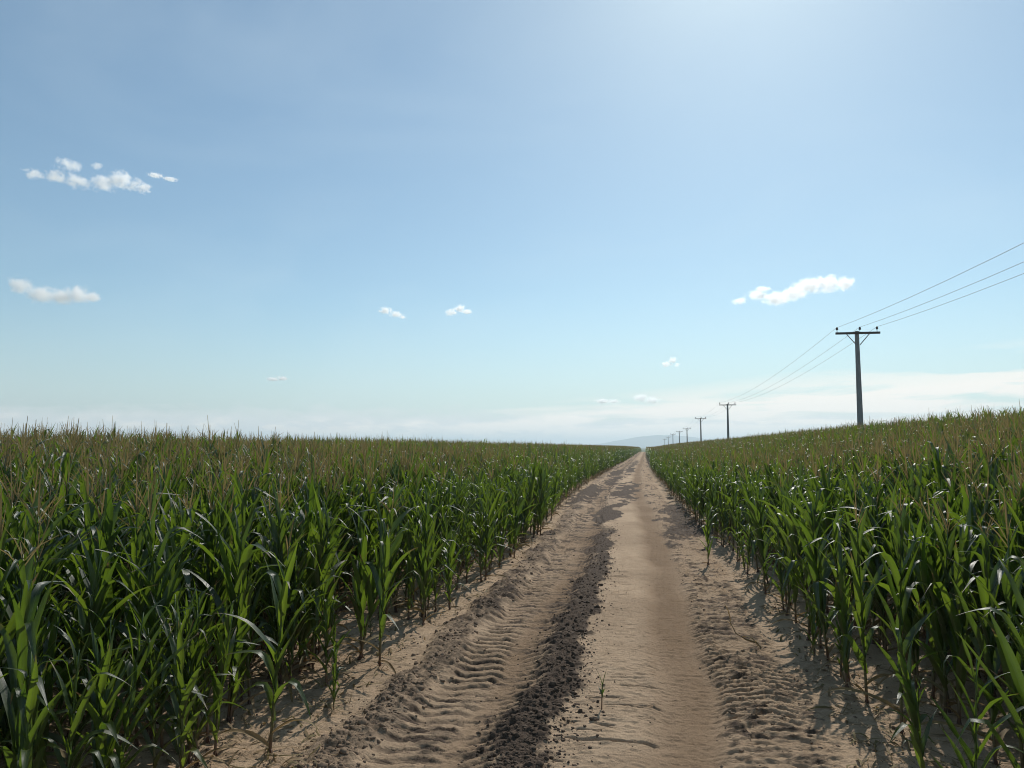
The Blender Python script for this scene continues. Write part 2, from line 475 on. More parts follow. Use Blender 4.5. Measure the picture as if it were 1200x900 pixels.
wt.l(c, bg.inputs['Color']); wt.l(bg.outputs[0], wo.inputs['Surface'])

sl = bpy.data.lights.new('sun', 'SUN'); sl.energy = 3.6; sl.angle = R(.5); sl.color = (1.0, .955, .88)
so = bpy.data.objects.new('sun', sl); COL.objects.link(so)
sd = Vector((math.sin(SUN_AZ) * math.cos(SUN_EL), math.cos(SUN_AZ) * math.cos(SUN_EL), math.sin(SUN_EL)))
so.rotation_euler = sd.to_track_quat('Z', 'Y').to_euler()
so.location = sd * 60

# ------------------------------------------------------------------ ground sheet, track
def grid_mesh(name, X, Y, Z, mat, attrs=None):
    ny, nx = X.shape
    co = np.stack([X, Y, Z], -1).reshape(-1, 3).astype(np.float32)
    i = np.arange(nx * ny).reshape(ny, nx)
    q = np.stack([i[:-1, :-1], i[:-1, 1:], i[1:, 1:], i[1:, :-1]], -1).reshape(-1, 4).astype(np.int32)
    me = bpy.data.meshes.new(name)
    me.vertices.add(len(co)); me.vertices.foreach_set('co', co.ravel())
    me.loops.add(q.size); me.loops.foreach_set('vertex_index', q.ravel())
    me.polygons.add(len(q)); me.polygons.foreach_set('loop_start', np.arange(0, q.size, 4, dtype=np.int32))
    me.polygons.foreach_set('use_smooth', np.ones(len(q), dtype=bool))
    me.materials.append(mat)
    for nm, dat in (attrs or {}).items():
        at = me.attributes.new(nm, 'FLOAT', 'POINT')
        at.data.foreach_set('value', dat.ravel().astype(np.float32))
    me.update(); me.validate()
    return me

far = np.array([60, 75, 95, 120, 160, 220, 300, 420, 600, 900, 1400, 2200, 3500, 6000, 10000, 16000, 26000.])
xs = np.concatenate([-far[::-1], np.arange(-50, -9, 2.0), np.arange(-9, 7, .2), np.arange(7, 52, 2.0), far])
ys = np.concatenate([[-60, -40, -25, -15, -8, -4], np.arange(-2, 40, .4), np.arange(40, 120, 2.0), np.arange(120, 480, 6.0), far[8:]])
GX, GY = np.meshgrid(xs, ys)
U = GX - shift(GY)
trough = band(U, -4.5, 3.3, .45) * sstep(2.2, 3.0, GY) * (1 - sstep(400, 415, GY))
GZ = land(GX, GY) - .30 * trough
tag(link('ground', grid_mesh('ground', GX, GY, GZ, M_FIELD)), kind='structure',
    label='sandy tan soil of the corn fields reaching to the horizon')

yy = [2.0]
while yy[-1] < 425:
    yy.append(yy[-1] + min(max(.011, .00026 * yy[-1] ** 2), 4.0))
yy = np.array(yy)
uu = np.concatenate([np.arange(-5.3, -2.7, .035), np.arange(-2.7, 1.6, .0135), np.arange(1.6, 4.15, .035)])
TU, TY = np.meshgrid(uu, yy)
TX = TU + shift(TY)
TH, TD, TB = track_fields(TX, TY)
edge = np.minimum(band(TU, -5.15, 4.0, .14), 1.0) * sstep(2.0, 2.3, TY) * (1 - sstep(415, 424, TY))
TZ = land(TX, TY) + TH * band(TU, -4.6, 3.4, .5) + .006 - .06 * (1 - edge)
track = link('dirt_track', grid_mesh('dirt_track', TX, TY, TZ, M_TRACK, {'damp_and_shade': TD, 'brown': TB}))
tag(track, kind='structure', label='rutted sandy dirt track running straight between two corn fields')

# loose clods: nobody could count them
def icosphere():
    p = (1 + 5 ** .5) / 2
    v = [(-1, p, 0), (1, p, 0), (-1, -p, 0), (1, -p, 0), (0, -1, p), (0, 1, p), (0, -1, -p), (0, 1, -p), (p, 0, -1), (p, 0, 1), (-p, 0, -1), (-p, 0, 1)]
    f = [(0, 11, 5), (0, 5, 1), (0, 1, 7), (0, 7, 10), (0, 10, 11), (1, 5, 9), (5, 11, 4), (11, 10, 2), (10, 7, 6), (7, 1, 8), (3, 9, 4), (3, 4, 2), (3, 2, 6), (3, 6, 8), (3, 8, 9), (4, 9, 5), (2, 4, 11), (6, 2, 10), (8, 6, 7), (9, 8, 1)]
    v = [np.array(a) / np.linalg.norm(a) for a in v]
    mid, nf = {}, []
    def m(a, b):
        k = (min(a, b), max(a, b))
        if k not in mid:
            q = v[a] + v[b]; v.append(q / np.linalg.norm(q)); mid[k] = len(v) - 1
        return mid[k]
    for a, b, c in f:
        x, y, z = m(a, b), m(b, c), m(c, a)
        nf += [(a, x, z), (b, y, x), (c, z, y), (x, y, z)]
    return np.array(v), np.array(nf, dtype=np.int32)
IV, IF = icosphere()

def clod_field():
    P, S, MI = [], [], []
    def scatter(n, u0, u1, y0, y1, s0, s1, mi, gauss=True):
        yv = 1 / rng.uniform(1 / y1, 1 / y0, n)          # evenly per picture row
        if gauss:
            uv = rng.normal((u0 + u1) / 2, (u1 - u0) / 4, n)
        else:
            uv = rng.uniform(u0, u1, n)
        wob = (vnoise(yv * .7, 0 * yv, 5) - .5) * .12
        P.append(np.stack([uv + shift(yv) - wob, yv], 1))
        S.append(s0 * (s1 / s0) ** rng.random(n) ** 1.6); MI.append(np.full(n, mi))
    scatter(7500, -1.30, -.52, 4.3, 23, .0035, .015, 0)
    scatter(260, -1.22, -.62, 4.3, 21, .014, .032, 0)
    scatter(120, -2.5, -1.95, 4.3, 21, .014, .032, 1)
    scatter(900, -.85, -.40, 4.3, 20, .004, .012, 0)
    scatter(2200, -2.55, -1.90, 4.3, 25, .005, .020, 1)
    scatter(260, -.7, .1, 4.5, 14, .003, .009, 0, False)
    scatter(1500, .5, 1.9, 4.5, 28, .004, .015, 1, False)
    scatter(900, -4.6, -2.4, 4, 14, .004, .016, 1, False)
    scatter(500, -1.9, -1.1, 4.6, 14, .004, .010, 1, False)
    scatter(700, 1.6, 4.0, 4.3, 14, .004, .016, 1, False)
    P, S, MI = np.concatenate(P), np.concatenate(S), np.concatenate(MI)
    n = len(P)
    base = surface(P[:, 0], P[:, 1])
    V = np.repeat(IV[None], n, 0)
    jit = 1 + .60 * (rng.random((n, len(IV), 1)) - .5) + .25 * np.sin(V * 4 + rng.random((n, 1, 3)) * 6.3).sum(-1, keepdims=True) / 3
    V = V * jit * (S[:, None, None] * rng.uniform(.55, 1.45, (n, 1, 3)))
    a = rng.uniform(0, 6.283, n)
    ca, sa = np.cos(a)[:, None], np.sin(a)[:, None]
    V = np.stack([V[..., 0] * ca - V[..., 1] * sa, V[..., 0] * sa + V[..., 1] * ca, V[..., 2]], -1)
    V[..., 2] *= .8
    V += np.stack([P[:, 0], P[:, 1], base + S * .30], 1)[:, None, :]
    F = (IF[None] + (np.arange(n) * len(IV))[:, None, None]).reshape(-1, 3).astype(np.int32)
    me = bpy.data.meshes.new('soil_clods')
    co = V.reshape(-1, 3).astype(np.float32)
    me.vertices.add(len(co)); me.vertices.foreach_set('co', co.ravel())
    me.loops.add(F.size); me.loops.foreach_set('vertex_index', F.ravel())
    me.polygons.add(len(F)); me.polygons.foreach_set('loop_start', np.arange(0, F.size, 3, dtype=np.int32))
    me.materials.append(M_CLOD); me.materials.append(M_CLODS)
    me.polygons.foreach_set('material_index', np.repeat(MI, len(IF)).astype(np.int32))
    me.update()
    return me
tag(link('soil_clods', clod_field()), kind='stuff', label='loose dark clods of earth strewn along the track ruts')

# ------------------------------------------------------------------ corn plants
def leaf(mb, r, base, phi, L, hw, th0, th1, kink=None, nseg=11, mat=0, twist=0.0, drift=0.0, across=3, p=1.5):
    t = np.linspace(0, 1, nseg + 1)
    th = th0 + (th1 - th0) * t ** p
    if kink:
        th = th + kink[1] * np.clip((t - kink[0]) / .09, 0, 1)
    th = np.minimum(th, R(172))
    ds = L / nseg
    thm = np.concatenate([[th[0]], (th[1:] + th[:-1]) / 2])
    ph = phi + drift * t ** 1.5
    rad = np.stack([np.cos(ph), np.sin(ph), 0 * ph], 1)
    T = np.sin(thm)[:, None] * rad + np.cos(thm)[:, None] * np.array([0, 0, 1.0])
    C = np.array(base) + np.cumsum(np.vstack([[0, 0, 0], T[1:] * ds]), 0)
    side = np.stack([-np.sin(ph), np.cos(ph), 0 * ph], 1)
    nrm = -np.cos(th)[:, None] * rad + np.sin(th)[:, None] * np.array([0, 0, 1.0])
    tw = twist * t
    s2 = side * np.cos(tw)[:, None] + nrm * np.sin(tw)[:, None]
    n2 = nrm * np.cos(tw)[:, None] - side * np.sin(tw)[:, None]
    wd = hw * np.minimum(.55 + 2.2 * t, 1.0) * np.clip(1 - t ** 1.7, 0.0, 1) ** 1.05
    wd[-1] = hw * .03
    fold = R(38) * (1 - t) ** 1.5 + R(8)
    wv = np.sin(t * r.uniform(9, 16) + r.uniform(0, 6)) * .22 * wd * np.sin(np.pi * t)
    wv2 = np.sin(t * r.uniform(9, 16) + r.uniform(0, 6)) * .22 * wd * np.sin(np.pi * t)
    e1 = C + s2 * (wd * np.cos(fold))[:, None] + n2 * (wd * np.sin(fold) + wv)[:, None]
    e2 = C - s2 * (wd * np.cos(fold))[:, None] + n2 * (wd * np.sin(fold) + wv2)[:, None]
    if across == 5:
        a1 = C + s2 * (wd * np.cos(fold) * .5)[:, None] + n2 * (wd * np.sin(fold) * .38)[:, None]
        a2 = C - s2 * (wd * np.cos(fold) * .5)[:, None] + n2 * (wd * np.sin(fold) * .38)[:, None]
        rows, av = [e1, a1, C, a2, e2], [1, .5, 0, -.5, -1]
    elif across == 3:
        rows, av = [e1, C, e2], [1, 0, -1]
    else:
        rows, av = [e1, e2], [1, -1]
    k = len(rows)
    V = np.stack(rows, 1).reshape(-1, 3)
    F = []
    for i in range(nseg):
        for j in range(k - 1):
            F.append((i * k + j, i * k + j + 1, (i + 1) * k + j + 1, (i + 1) * k + j))
    mb.add(V, F, mat, np.tile(av, nseg + 1), np.repeat(t, k))

def corn(seed, height=1.72, nleaf=12, tassel=True, lod=0, dry=2, lean=.03, broad=1.0, tl=.30):
    """stalk, foliage, tassel of one plant standing at the origin"""
    r = np.random.default_rng(seed)
    st, fo, ta = MB(), MB(), MB()
    la = r.uniform(0, 6.28)
    lx, ly = math.cos(la) * lean, math.sin(la) * lean
    def axis(z):
        k = (z / height) ** 2
        return np.array([lx * k * height, ly * k * height, z])
    nz = (9, 4, 2)[lod]
    zs = np.linspace(-.05, height * 1.03, nz)
    st.tube([axis(max(z, 0)) if z > 0 else np.array([0, 0, z]) for z in zs], [(.0135 - .0095 * max(z, 0) / height) * min(1, .45 + height / 2.6) for z in zs], (6, 4, 3)[lod], 0)
    if lod == 0 and height > .9:      # brace roots
        for k in range(5):
            a = k * 1.256 + r.uniform(-.3, .3)
            st.tube([(.008 * math.cos(a), .008 * math.sin(a), .06), (.035 * math.cos(a), .035 * math.sin(a), -.03)], [.004, .003], 3, 0)
    plane = r.uniform(0, 6.28)
    n = (nleaf, max(5, int(nleaf * .75)), 6)[lod]
    seg = (11, 6, 3)[lod]
    ac = (5, 3, 2)[lod]
    for i in range(n):
        f = i / max(n - 1, 1)
        z = height * (.035 + .865 * f)
        phi = plane + math.pi * (i % 2) + r.normal(0, .38)
        mid = 1 - abs(f - .45) / (.95 if f < .45 else .62)
        L = height * (.25 + .26 * mid) * r.uniform(.85, 1.15)
        hw = (.024 + .030 * mid) * r.uniform(.85, 1.15) * broad * (height / 1.75) ** .5
        isdry = i < dry and lod < 2
        th0 = R(r.uniform(5, 20))
        kink = None
        if isdry:
            th1 = R(r.uniform(120, 165)); hw *= .7; L *= .85; th0 = R(r.uniform(40, 80))
        else:
            u = r.random()
            if u < .44:
                th1 = th0 + R(r.uniform(5, 28))
            elif u < .60:
                th1 = th0 + R(r.uniform(30, 80))
            else:
                th1 = th0 + R(r.uniform(8, 35)); kink = (r.uniform(.42, .80), R(r.uniform(50, 115)))
            th1 += R(26) * (1 - f); th0 += R(9) * (1 - f)
        tw = r.normal(0, .55 if kink is None else .28)
        leaf(fo, r, axis(z), phi, L, hw * (1, 1.1, 1.35)[lod], th0, th1, kink, seg, 1 if isdry else 0, tw, r.normal(0, .25), ac, r.uniform(1.0, 2.2))
    if tassel:
        top = axis(height * .975)
        nb = (r.integers(5, 9), 3, 1)[lod]
        wsc = (.95, .95, 1.2)[lod]
        def spike(b, d, L, rad, bend):
            d = np.array(d) / np.linalg.norm(d)
            o = np.array([d[0], d[1], 0]); 
            pts = [np.array(b) + d * L * q + (o * bend * q * q * L) - np.array([0, 0, bend * .6 * q * q * L]) for q in ((0, .5, 1) if lod < 2 else (0, 1))]
            ww = [rad, rad * 1.5, rad * .6] if lod < 2 else [rad * 1.2, rad]
            sd_ = np.cross(d, r.normal(0, 1, 3)); sd_ /= np.linalg.norm(sd_) + 1e-9
            vs_ = []
            for p_, w_ in zip(pts, ww):
                vs_ += [p_ - sd_ * w_ * .85, p_ + sd_ * w_ * .85]
            ta.add(vs_, [(2 * q_, 2 * q_ + 1, 2 * q_ + 3, 2 * q_ + 2) for q_ in range(len(pts) - 1)], 0, [.5] * len(vs_), [.4] * len(vs_))
        spike(top, (lx * .5, ly * .5, 1), tl * 1.15, .0050 * wsc, 0)
        for k in range(nb):
            a = k * 2.4 + r.uniform(-.4, .4)
            tilt = R(r.uniform(10, 34))
            spike(top + np.array([0, 0, tl * .28 * k / nb]), (math.cos(a) * math.sin(tilt), math.sin(a) * math.sin(tilt), math.cos(tilt)), tl * r.uniform(.55, .95), .0036 * wsc, r.uniform(.0, .45))
    return st, fo, ta

class Kind:
    pass
KINDS = []
def add_kind(seed, style, **kw):
    k = Kind()
    k.style = style
    k.st, k.fo, k.ta = corn(seed, **kw)
    k.tassel = bool(k.ta.f)
    k.me = (k.st.mesh('corn_stalk', [M_STALK]), k.fo.mesh('corn_foliage', [M_LEAF, M_DRY]), k.ta.mesh('corn_tassel', [M_TASSEL]) if k.tassel else None)
    KINDS.append(k)
    return len(KINDS) - 1

TALL = [add_kind(100 + i, 'tall', height=random.uniform(1.62, 1.78), nleaf=random.choice((14, 15, 16, 17)), lean=random.uniform(.01, .07), broad=random.uniform(.9, 1.15), tl=random.uniform(.30, .40)) for i in range(18)]
BARE = [add_kind(200 + i, 'leafy', height=random.uniform(1.45, 1.6), nleaf=16, tassel=False, lean=random.uniform(.02, .07), broad=1.1) for i in range(4)]
MIDS = [add_kind(300 + i, 'middling', height=random.uniform(1.0, 1.25), nleaf=13, tassel=False, lean=random.uniform(.02, .09), broad=.95, dry=1) for i in range(5)]
YOUNG = [add_kind(400 + i, 'young', height=random.uniform(.55, .75), nleaf=9, tassel=False, dry=0, lean=.05, broad=.9) for i in range(4)]

def joined(name, parts_list):
    """one mesh of a whole plant, material slots: stalk, leaf, dry, tassel"""
    mb = MB()
    for st, fo, ta in parts_list:
        mb.join(st, {0: 0}); mb.join(fo, {0: 1, 1: 2}); mb.join(ta, {0: 3})
    return mb.mesh(name, [M_STALK, M_LEAF, M_DRY, M_TASSEL])

# ---- where plants stand
def sow(y0, y1, kmax, side):
    rows = []
    for k in range(kmax):
        yv = np.arange(y0, y1, .140)
        yv = yv + rng.normal(0, .05, len(yv))
        e = left_edge(yv) if side < 0 else right_edge(yv)
        x = e + side * (.08 + .57 * k) + rng.normal(0, .05 if k else .10, len(yv))
        rows.append(np.stack([x, yv, np.full(len(yv), k), np.full(len(yv), side)], 1))
    return np.concatenate(rows)
under = np.column_stack([rng.uniform(-6.2, -2.95, 70), rng.uniform(3.6, 8.2, 70), np.full(70, 9), np.full(70, -1)])
def foot(px, py):
    d = direction(px, py); t_ = -EYE / d.z
    return [d.x * t_, d.y * t_, .4, -1]
stray = np.array([foot(*p) for p in ((316, 884), (286, 893), (252, 886), (222, 893), (190, 888), (302, 846), (268, 850), (330, 815), (240, 860), (352, 790), (205, 868), (160, 880))])
under = np.concatenate([under, stray])
P = np.concatenate([sow(1.5, 76, 100, -1), sow(1.5, 76, 70, 1), under])
# frame with a margin, plus whatever stands close
pix, _, dep = project(np.column_stack([P[:, 0], P[:, 1], np.full(len(P), 1.0)]))
dist = np.hypot(P[:, 0], P[:, 1])
early = np.where(P[:, 3] < 0, (P[:, 1] < 3.5) & (P[:, 0] > -4.2), (P[:, 1] < 4.3) & (P[:, 0] < 4.0))
keep = (pix > -1150) & (pix < 2350) & (dep > .4) & (dist < 76) & ~early
P, dist = P[keep], dist[keep]
k = P[:, 2]
gap = rng.random(len(P))
bare = vnoise(P[:, 0] * .9 + 7, P[:, 1] * .55, 71)
drop = np.where(k == 0, .30, np.where(k == 1, .12, .06))
drop = np.where((P[:, 3] > 0) & (P[:, 1] < 4.9) & (P[:, 0] < 2.1), 1.0, drop)
drop = np.where((P[:, 3] < 0) & (P[:, 1] < 4.9) & (P[:, 0] > -2.8), 1.0, drop)
right = P[:, 3] > 0
drop = np.where(right & (k == 0) & (P[:, 1] < 20), .62, drop)
drop = np.where(right & (k == 1) & (P[:, 1] < 12), .35, drop)
drop = np.where((k <= 2) & (bare > .62), drop + .3, drop)
ok = gap > drop
P, dist, bare = P[ok], dist[ok], bare[ok]
n = len(P)
k = P[:, 2]
q = rng.random(n)
var = np.array(TALL)[rng.integers(0, len(TALL), n)]
pick = lambda L: np.array(L)[rng.integers(0, len(L), n)]
var = np.where((k > 2) & (q < .06), pick(BARE), var)
var = np.where((k > 0) & (P[:, 3] < 0) & (P[:, 1] < 8) & (P[:, 0] > -5.8) & (q > .58), pick(MIDS), var)
var = np.where((k == 2) & (q < .25), pick(BARE), var)
var = np.where((k == 1) & (q < .40), pick(BARE), np.where((k == 1) & (q < .60), pick(MIDS), var))
var = np.where((k == 0), np.where(q < .14, pick(YOUNG), np.where(q < .52, pick(MIDS), np.where(q < .80, pick(BARE), var))), var)
scl = rng.normal(1.0, .045, n) * (.94 + .12 * fbm(P[:, 0] / 5, P[:, 1] / 5, 72, 2)) * np.where(k > 2, 1.02, 1.0)
rotz = rng.uniform(0, 6.283, n)
tilt = rng.normal(0, .065, (n, 2))
Z = land(P[:, 0], P[:, 1])
near = np.abs(P[:, 0] - shift(P[:, 1]) + .6) < 4.2
Z[near] = surface(P[near, 0], P[near, 1])
POS = np.column_stack([P[:, 0], P[:, 1], Z - .005])
SIDE, ROW = P[:, 3], P[:, 2].astype(int)

# hand-placed plants that the picture singles out: x, y, kind, scale, rotation, label
def hp(px, py):
    d = direction(px, py)
    t_ = -EYE / d.z
    return d.x * t_, d.y * t_
SPECIAL = [
    (hp(391, 834), MIDS[2], .46, .4, 'small young corn plant alone on the sandy margin left of the track, nearest the camera'),
    (hp(434, 748), YOUNG[2], .42, 1.4, 'tiny corn sprout on the sandy margin between the corn edge and the lumpy rut shoulder'),
    (hp(878, 668), MIDS[1], 1.0, 2.0, None),
    (hp(830, 662), MIDS[0], 1.10, .9, 'isolated bushy corn plant out on bare soil right of the track, before the field edge'),
    (hp(720, 458), None, 1, 0, None),
]
SPECIAL = [s for s in SPECIAL if s[1] is not None and s[4]]
for (x_, y_), *_r in SPECIAL:      # keep their surroundings clear
    far_ok = np.hypot(POS[:, 0] - x_, POS[:, 1] - y_) > .72
    POS, SIDE, ROW, var, scl, rotz, tilt, dist = (a[far_ok] for a in (POS, SIDE, ROW, var, scl, rotz, tilt, dist))
n = len(POS)

def mat_of(i):
    return Matrix.Translation(POS[i]) @ Euler((tilt[i, 0], tilt[i, 1], rotz[i]), 'XYZ').to_matrix().to_4x4() @ Matrix.Scale(float(scl[i]), 4)

# ---- which 300 show largest: cast a coarse picture at the plants near the camera
cand = np.nonzero(dist < 19)[0]
vs, fs, own = [], [], []
cache = {}
for i in cand:
    kd = var[i]
    if kd not in cache:
        a = KINDS[kd]
        cache[kd] = (np.array(a.st.v + a.fo.v + a.ta.v), a.st.f + [tuple(b + len(a.st.v) for b in f) for f in a.fo.f] + [tuple(b + len(a.st.v) + len(a.fo.v) for b in f) for f in a.ta.f])
    V, F = cache[kd]
    M = np.array(mat_of(i))
    b = len(vs)
    vs.extend((V @ M[:3, :3].T + M[:3, 3]).tolist())
    fs.extend([tuple(b + j for j in f) for f in F])
    own.extend([i] * len(F))
bvh = BVHTree.FromPolygons(vs, fs)
count = {}
eye = Vector((0, 0, EYE))
for py in np.arange(505, 900, 2.6):
    for px in np.arange(0, 1200, 2.6):
        if 480 < px < 880 and py > 700:
            continue
        hit = bvh.ray_cast(eye, direction(px, py), 40)
        if hit[2] is not None:
            i = own[hit[2]]
            count[i] = count.get(i, 0) + 1
best = sorted(count, key=lambda i: -count[i])[:300 - len(SPECIAL)]
del vs, fs, own, bvh
hero = np.zeros(n, bool); hero[best] = True

# ---- labels: what the plant looks like and where in its field it stands
ORD = 'first second third fourth fifth sixth seventh eighth ninth tenth eleventh twelfth thirteenth fourteenth fifteenth sixteenth seventeenth eighteenth nineteenth twentieth'.split()
LOOK = {'tall': 'tall tasselled corn plant', 'leafy': 'leafy corn plant without tassel', 'middling': 'chest-high leafy corn plant', 'young': 'knee-high young corn plant'}
ROWN = ['edge row', 'second row', 'third row', 'fourth row', 'fifth row']
bpx, bpy_, bdep = project(POS)
inframe = (bpx > 0) & (bpx < 1200) & (bpy_ < 900) & (bdep > 0)
rank = {}
for s_ in (-1, 1):
    for r_ in range(5):
        idx = [i for i in np.nonzero((SIDE == s_) & (ROW == r_) & inframe)[0]]
        idx.sort(key=lambda i: POS[i, 1])
        for st_ in LOOK:
            same = [i for i in idx if KINDS[var[i]].style == st_]
            for j, i in enumerate(same):
                rank[i] = j
def describe(i):
    sd_ = 'left' if SIDE[i] < 0 else 'right'
    st_ = KINDS[var[i]].style
    if i in rank and rank[i] < 20:
        return f'{LOOK[st_]}, {ORD[rank[i]]} such from the camera in the {sd_} field\'s {ROWN[ROW[i]]}', f'corn plants at the edge of the {sd_} field'
    return f'{LOOK[st_]} deep inside the near end of the {sd_} field', f'{LOOK[st_]}s inside the near {sd_} field'

def plant(kd, M, label, group):
    a = KINDS[kd]
    root = bpy.data.objects.new('corn_plant', None)
    root.empty_display_size = .1
    COL.objects.link(root)
    root.matrix_world = M
    tag(root, label, 'corn plant', group)
    link('stalk', a.me[0], root); link('foliage', a.me[1], root)
    if a.tassel:
        link('tassel', a.me[2], root)
    return root
for i in best:
    lb, gp = describe(i)
    plant(var[i], mat_of(i), lb, gp)
for (x_, y_), kd, s_, rz, lb in SPECIAL:
    z_ = float(surface(x_, y_)[0])
    plant(kd, Matrix.Translation((x_, y_, z_ - .005)) @ Matrix.Rotation(rz, 4, 'Z') @ Matrix.Scale(s_, 4), lb, 'young corn plants standing outside the rows')

# ---- the rest of the crop: one object that scatters copies over its points
def unlinked(name, me):
    return bpy.data.objects.new(name, me)
lod0 = [unlinked('corn_full', joined('corn_full', [(a.st, a.fo, a.ta)])) for a in KINDS]
lod1 = [unlinked('corn_mid', joined('corn_mid', [corn(500 + i, height=random.uniform(1.60, 1.78), tl=random.uniform(.31, .40), lod=1, lean=.04, tassel=(i < 6))])) for i in range(8)]
def patch(seed):
    r = np.random.default_rng(seed)
    mb = MB()
    for k_ in range(3):
        for yv in np.arange(-2, 2, .25):
            st, fo, ta = corn(int(r.integers(1e6)), height=r.uniform(1.58, 1.80), nleaf=6, lod=2, dry=0, tl=r.uniform(.31, .41))
            ox, oy, sc_ = (k_ - 1) * .72 + r.normal(0, .06), yv + r.normal(0, .06), r.uniform(.93, 1.05)
            for part, mm in ((st, {0: 0}), (fo, {0: 1, 1: 2}), (ta, {0: 3})):
                part.v = [(x_ * sc_ + ox, y_ * sc_ + oy, z_ * sc_) for x_, y_, z_ in part.v]
                mb.join(part, mm)
    return mb.mesh('corn_patch', [M_STALK, M_LEAF, M_DRY, M_TASSEL])
lod2 = [unlinked('corn_patch', patch(900 + i)) for i in range(5)]

rest = np.nonzero(~hero)[0]
L0 = rest[dist[rest] < 24]; L1 = rest[dist[rest] >= 24]
pts, lodv, vv, rr_, ss = [], [], [], [], []
pts.append(POS[L0]); lodv.append(np.zeros(len(L0))); vv.append(var[L0]); rr_.append(np.column_stack([tilt[L0], rotz[L0]])); ss.append(scl[L0])
v1 = rng.integers(0, 8, len(L1))
s1 = scl[L1] * np.where(ROW[L1] == 0, rng.uniform(.45, .85, len(L1)), np.where(ROW[L1] == 1, rng.uniform(.75, 1, len(L1)), 1))
pts.append(POS[L1]); lodv.append(np.ones(len(L1))); vv.append(v1); rr_.append(np.column_stack([tilt[L1], rotz[L1]])); ss.append(s1)
pp = []
for s_ in (-1, 1):
    yv = np.arange(40, 440, 4.0)
    for k_ in range(45 if s_ < 0 else 35):
        e = left_edge(yv) if s_ < 0 else right_edge(yv)
        pp.append(np.stack([e + s_ * (1.0 + 2.16 * k_), yv, np.full(len(yv), s_), np.full(len(yv), k_)], 1))
pp = np.concatenate(pp)
px_, _, dp = project(np.column_stack([pp[:, :2], np.full(len(pp), 1.0)]))
pd = np.hypot(pp[:, 0], pp[:, 1])
pp = pp[(px_ > -900) & (px_ < 2000) & (dp > 1) & (pd > 77.5) & (pd < 440)]
pz = land(pp[:, 0], pp[:, 1])
gx = (land(pp[:, 0] + .5, pp[:, 1]) - land(pp[:, 0] - .5, pp[:, 1]))
m_ = len(pp)
pts.append(np.column_stack([pp[:, :2], pz])); lodv.append(np.full(m_, 2)); vv.append(rng.integers(0, 5, m_))
rr_.append(np.column_stack([np.zeros(m_), -np.arctan(gx), np.where(rng.random(m_) < .5, 0, math.pi)])); ss.append((.93 + .14 * fbm(pp[:, 0] / 9, pp[:, 1] / 9, 73, 3)))
pts, lodv, vv, rr_, ss = (np.concatenate(a) for a in (pts, lodv, vv, rr_, ss))
me = bpy.data.meshes.new('corn_crop')
me.vertices.add(len(pts)); me.vertices.foreach_set('co', pts.astype(np.float32).ravel())
for nm, ty, key, dat in (('lod', 'INT', 'value', lodv.astype(np.int32)), ('kind', 'INT', 'value', vv.astype(np.int32)), ('turn', 'FLOAT_VECTOR', 'vector', rr_.astype(np.float32)), ('size', 'FLOAT', 'value', ss.astype(np.float32))):
    at = me.attributes.new(nm, ty, 'POINT'); at.data.foreach_set(key, dat.ravel())
crop = tag(link('corn_crop', me), kind='stuff', label='dense mass of green corn with brown tassels filling both fields to the horizon')

ng = bpy.data.node_groups.new('scatter_corn', 'GeometryNodeTree')
ng.interface.new_socket('Geometry', in_out='INPUT', socket_type='NodeSocketGeometry')
ng.interface.new_socket('Geometry', in_out='OUTPUT', socket_type='NodeSocketGeometry')
N = ng.nodes.new
gi, go = N('NodeGroupInput'), N('NodeGroupOutput')
def named(nm, ty):
    a = N('GeometryNodeInputNamedAttribute'); a.data_type = ty; a.inputs['Name'].default_value = nm
    return a.outputs['Attribute']
rot_ = N('FunctionNodeEulerToRotation'); ng.links.new(named('turn', 'FLOAT_VECTOR'), rot_.inputs[0])
siz = named('size', 'FLOAT'); vi = named('kind', 'INT'); lv = named('lod', 'INT')
jn = N('GeometryNodeJoinGeometry')
for lvl, protos in enumerate((lod0, lod1, lod2)):
    cmp_ = N('FunctionNodeCompare'); cmp_.data_type = 'INT'; cmp_.operation = 'EQUAL'
    ng.links.new(lv, cmp_.inputs[2]); cmp_.inputs[3].default_value = lvl
    iop = N('GeometryNodeInstanceOnPoints')
    ng.links.new(gi.outputs[0], iop.inputs['Points'])
    ng.links.new(cmp_.outputs[0], iop.inputs['Selection'])
    iop.inputs['Pick Instance'].default_value = True
    ng.links.new(vi, iop.inputs['Instance Index'])
    ng.links.new(rot_.outputs[0], iop.inputs['Rotation'])
    ng.links.new(siz, iop.inputs['Scale'])
    j2 = N('GeometryNodeJoinGeometry')
    for p_ in reversed(protos):
        oi = N('GeometryNodeObjectInfo'); oi.inputs['Object'].default_value = p_
        g2 = N('GeometryNodeGeometryToInstance')
        ng.links.new(oi.outputs['Geometry'], g2.inputs[0]); ng.links.new(g2.outputs[0], j2.inputs[0])
    ng.links.new(j2.outputs[0], iop.inputs['Instance'])
    ng.links.new(iop.outputs[0], jn.inputs[0])
ng.links.new(jn.outputs[0], go.inputs[0])
md = crop.modifiers.new('scatter', 'NODES'); md.node_group = ng

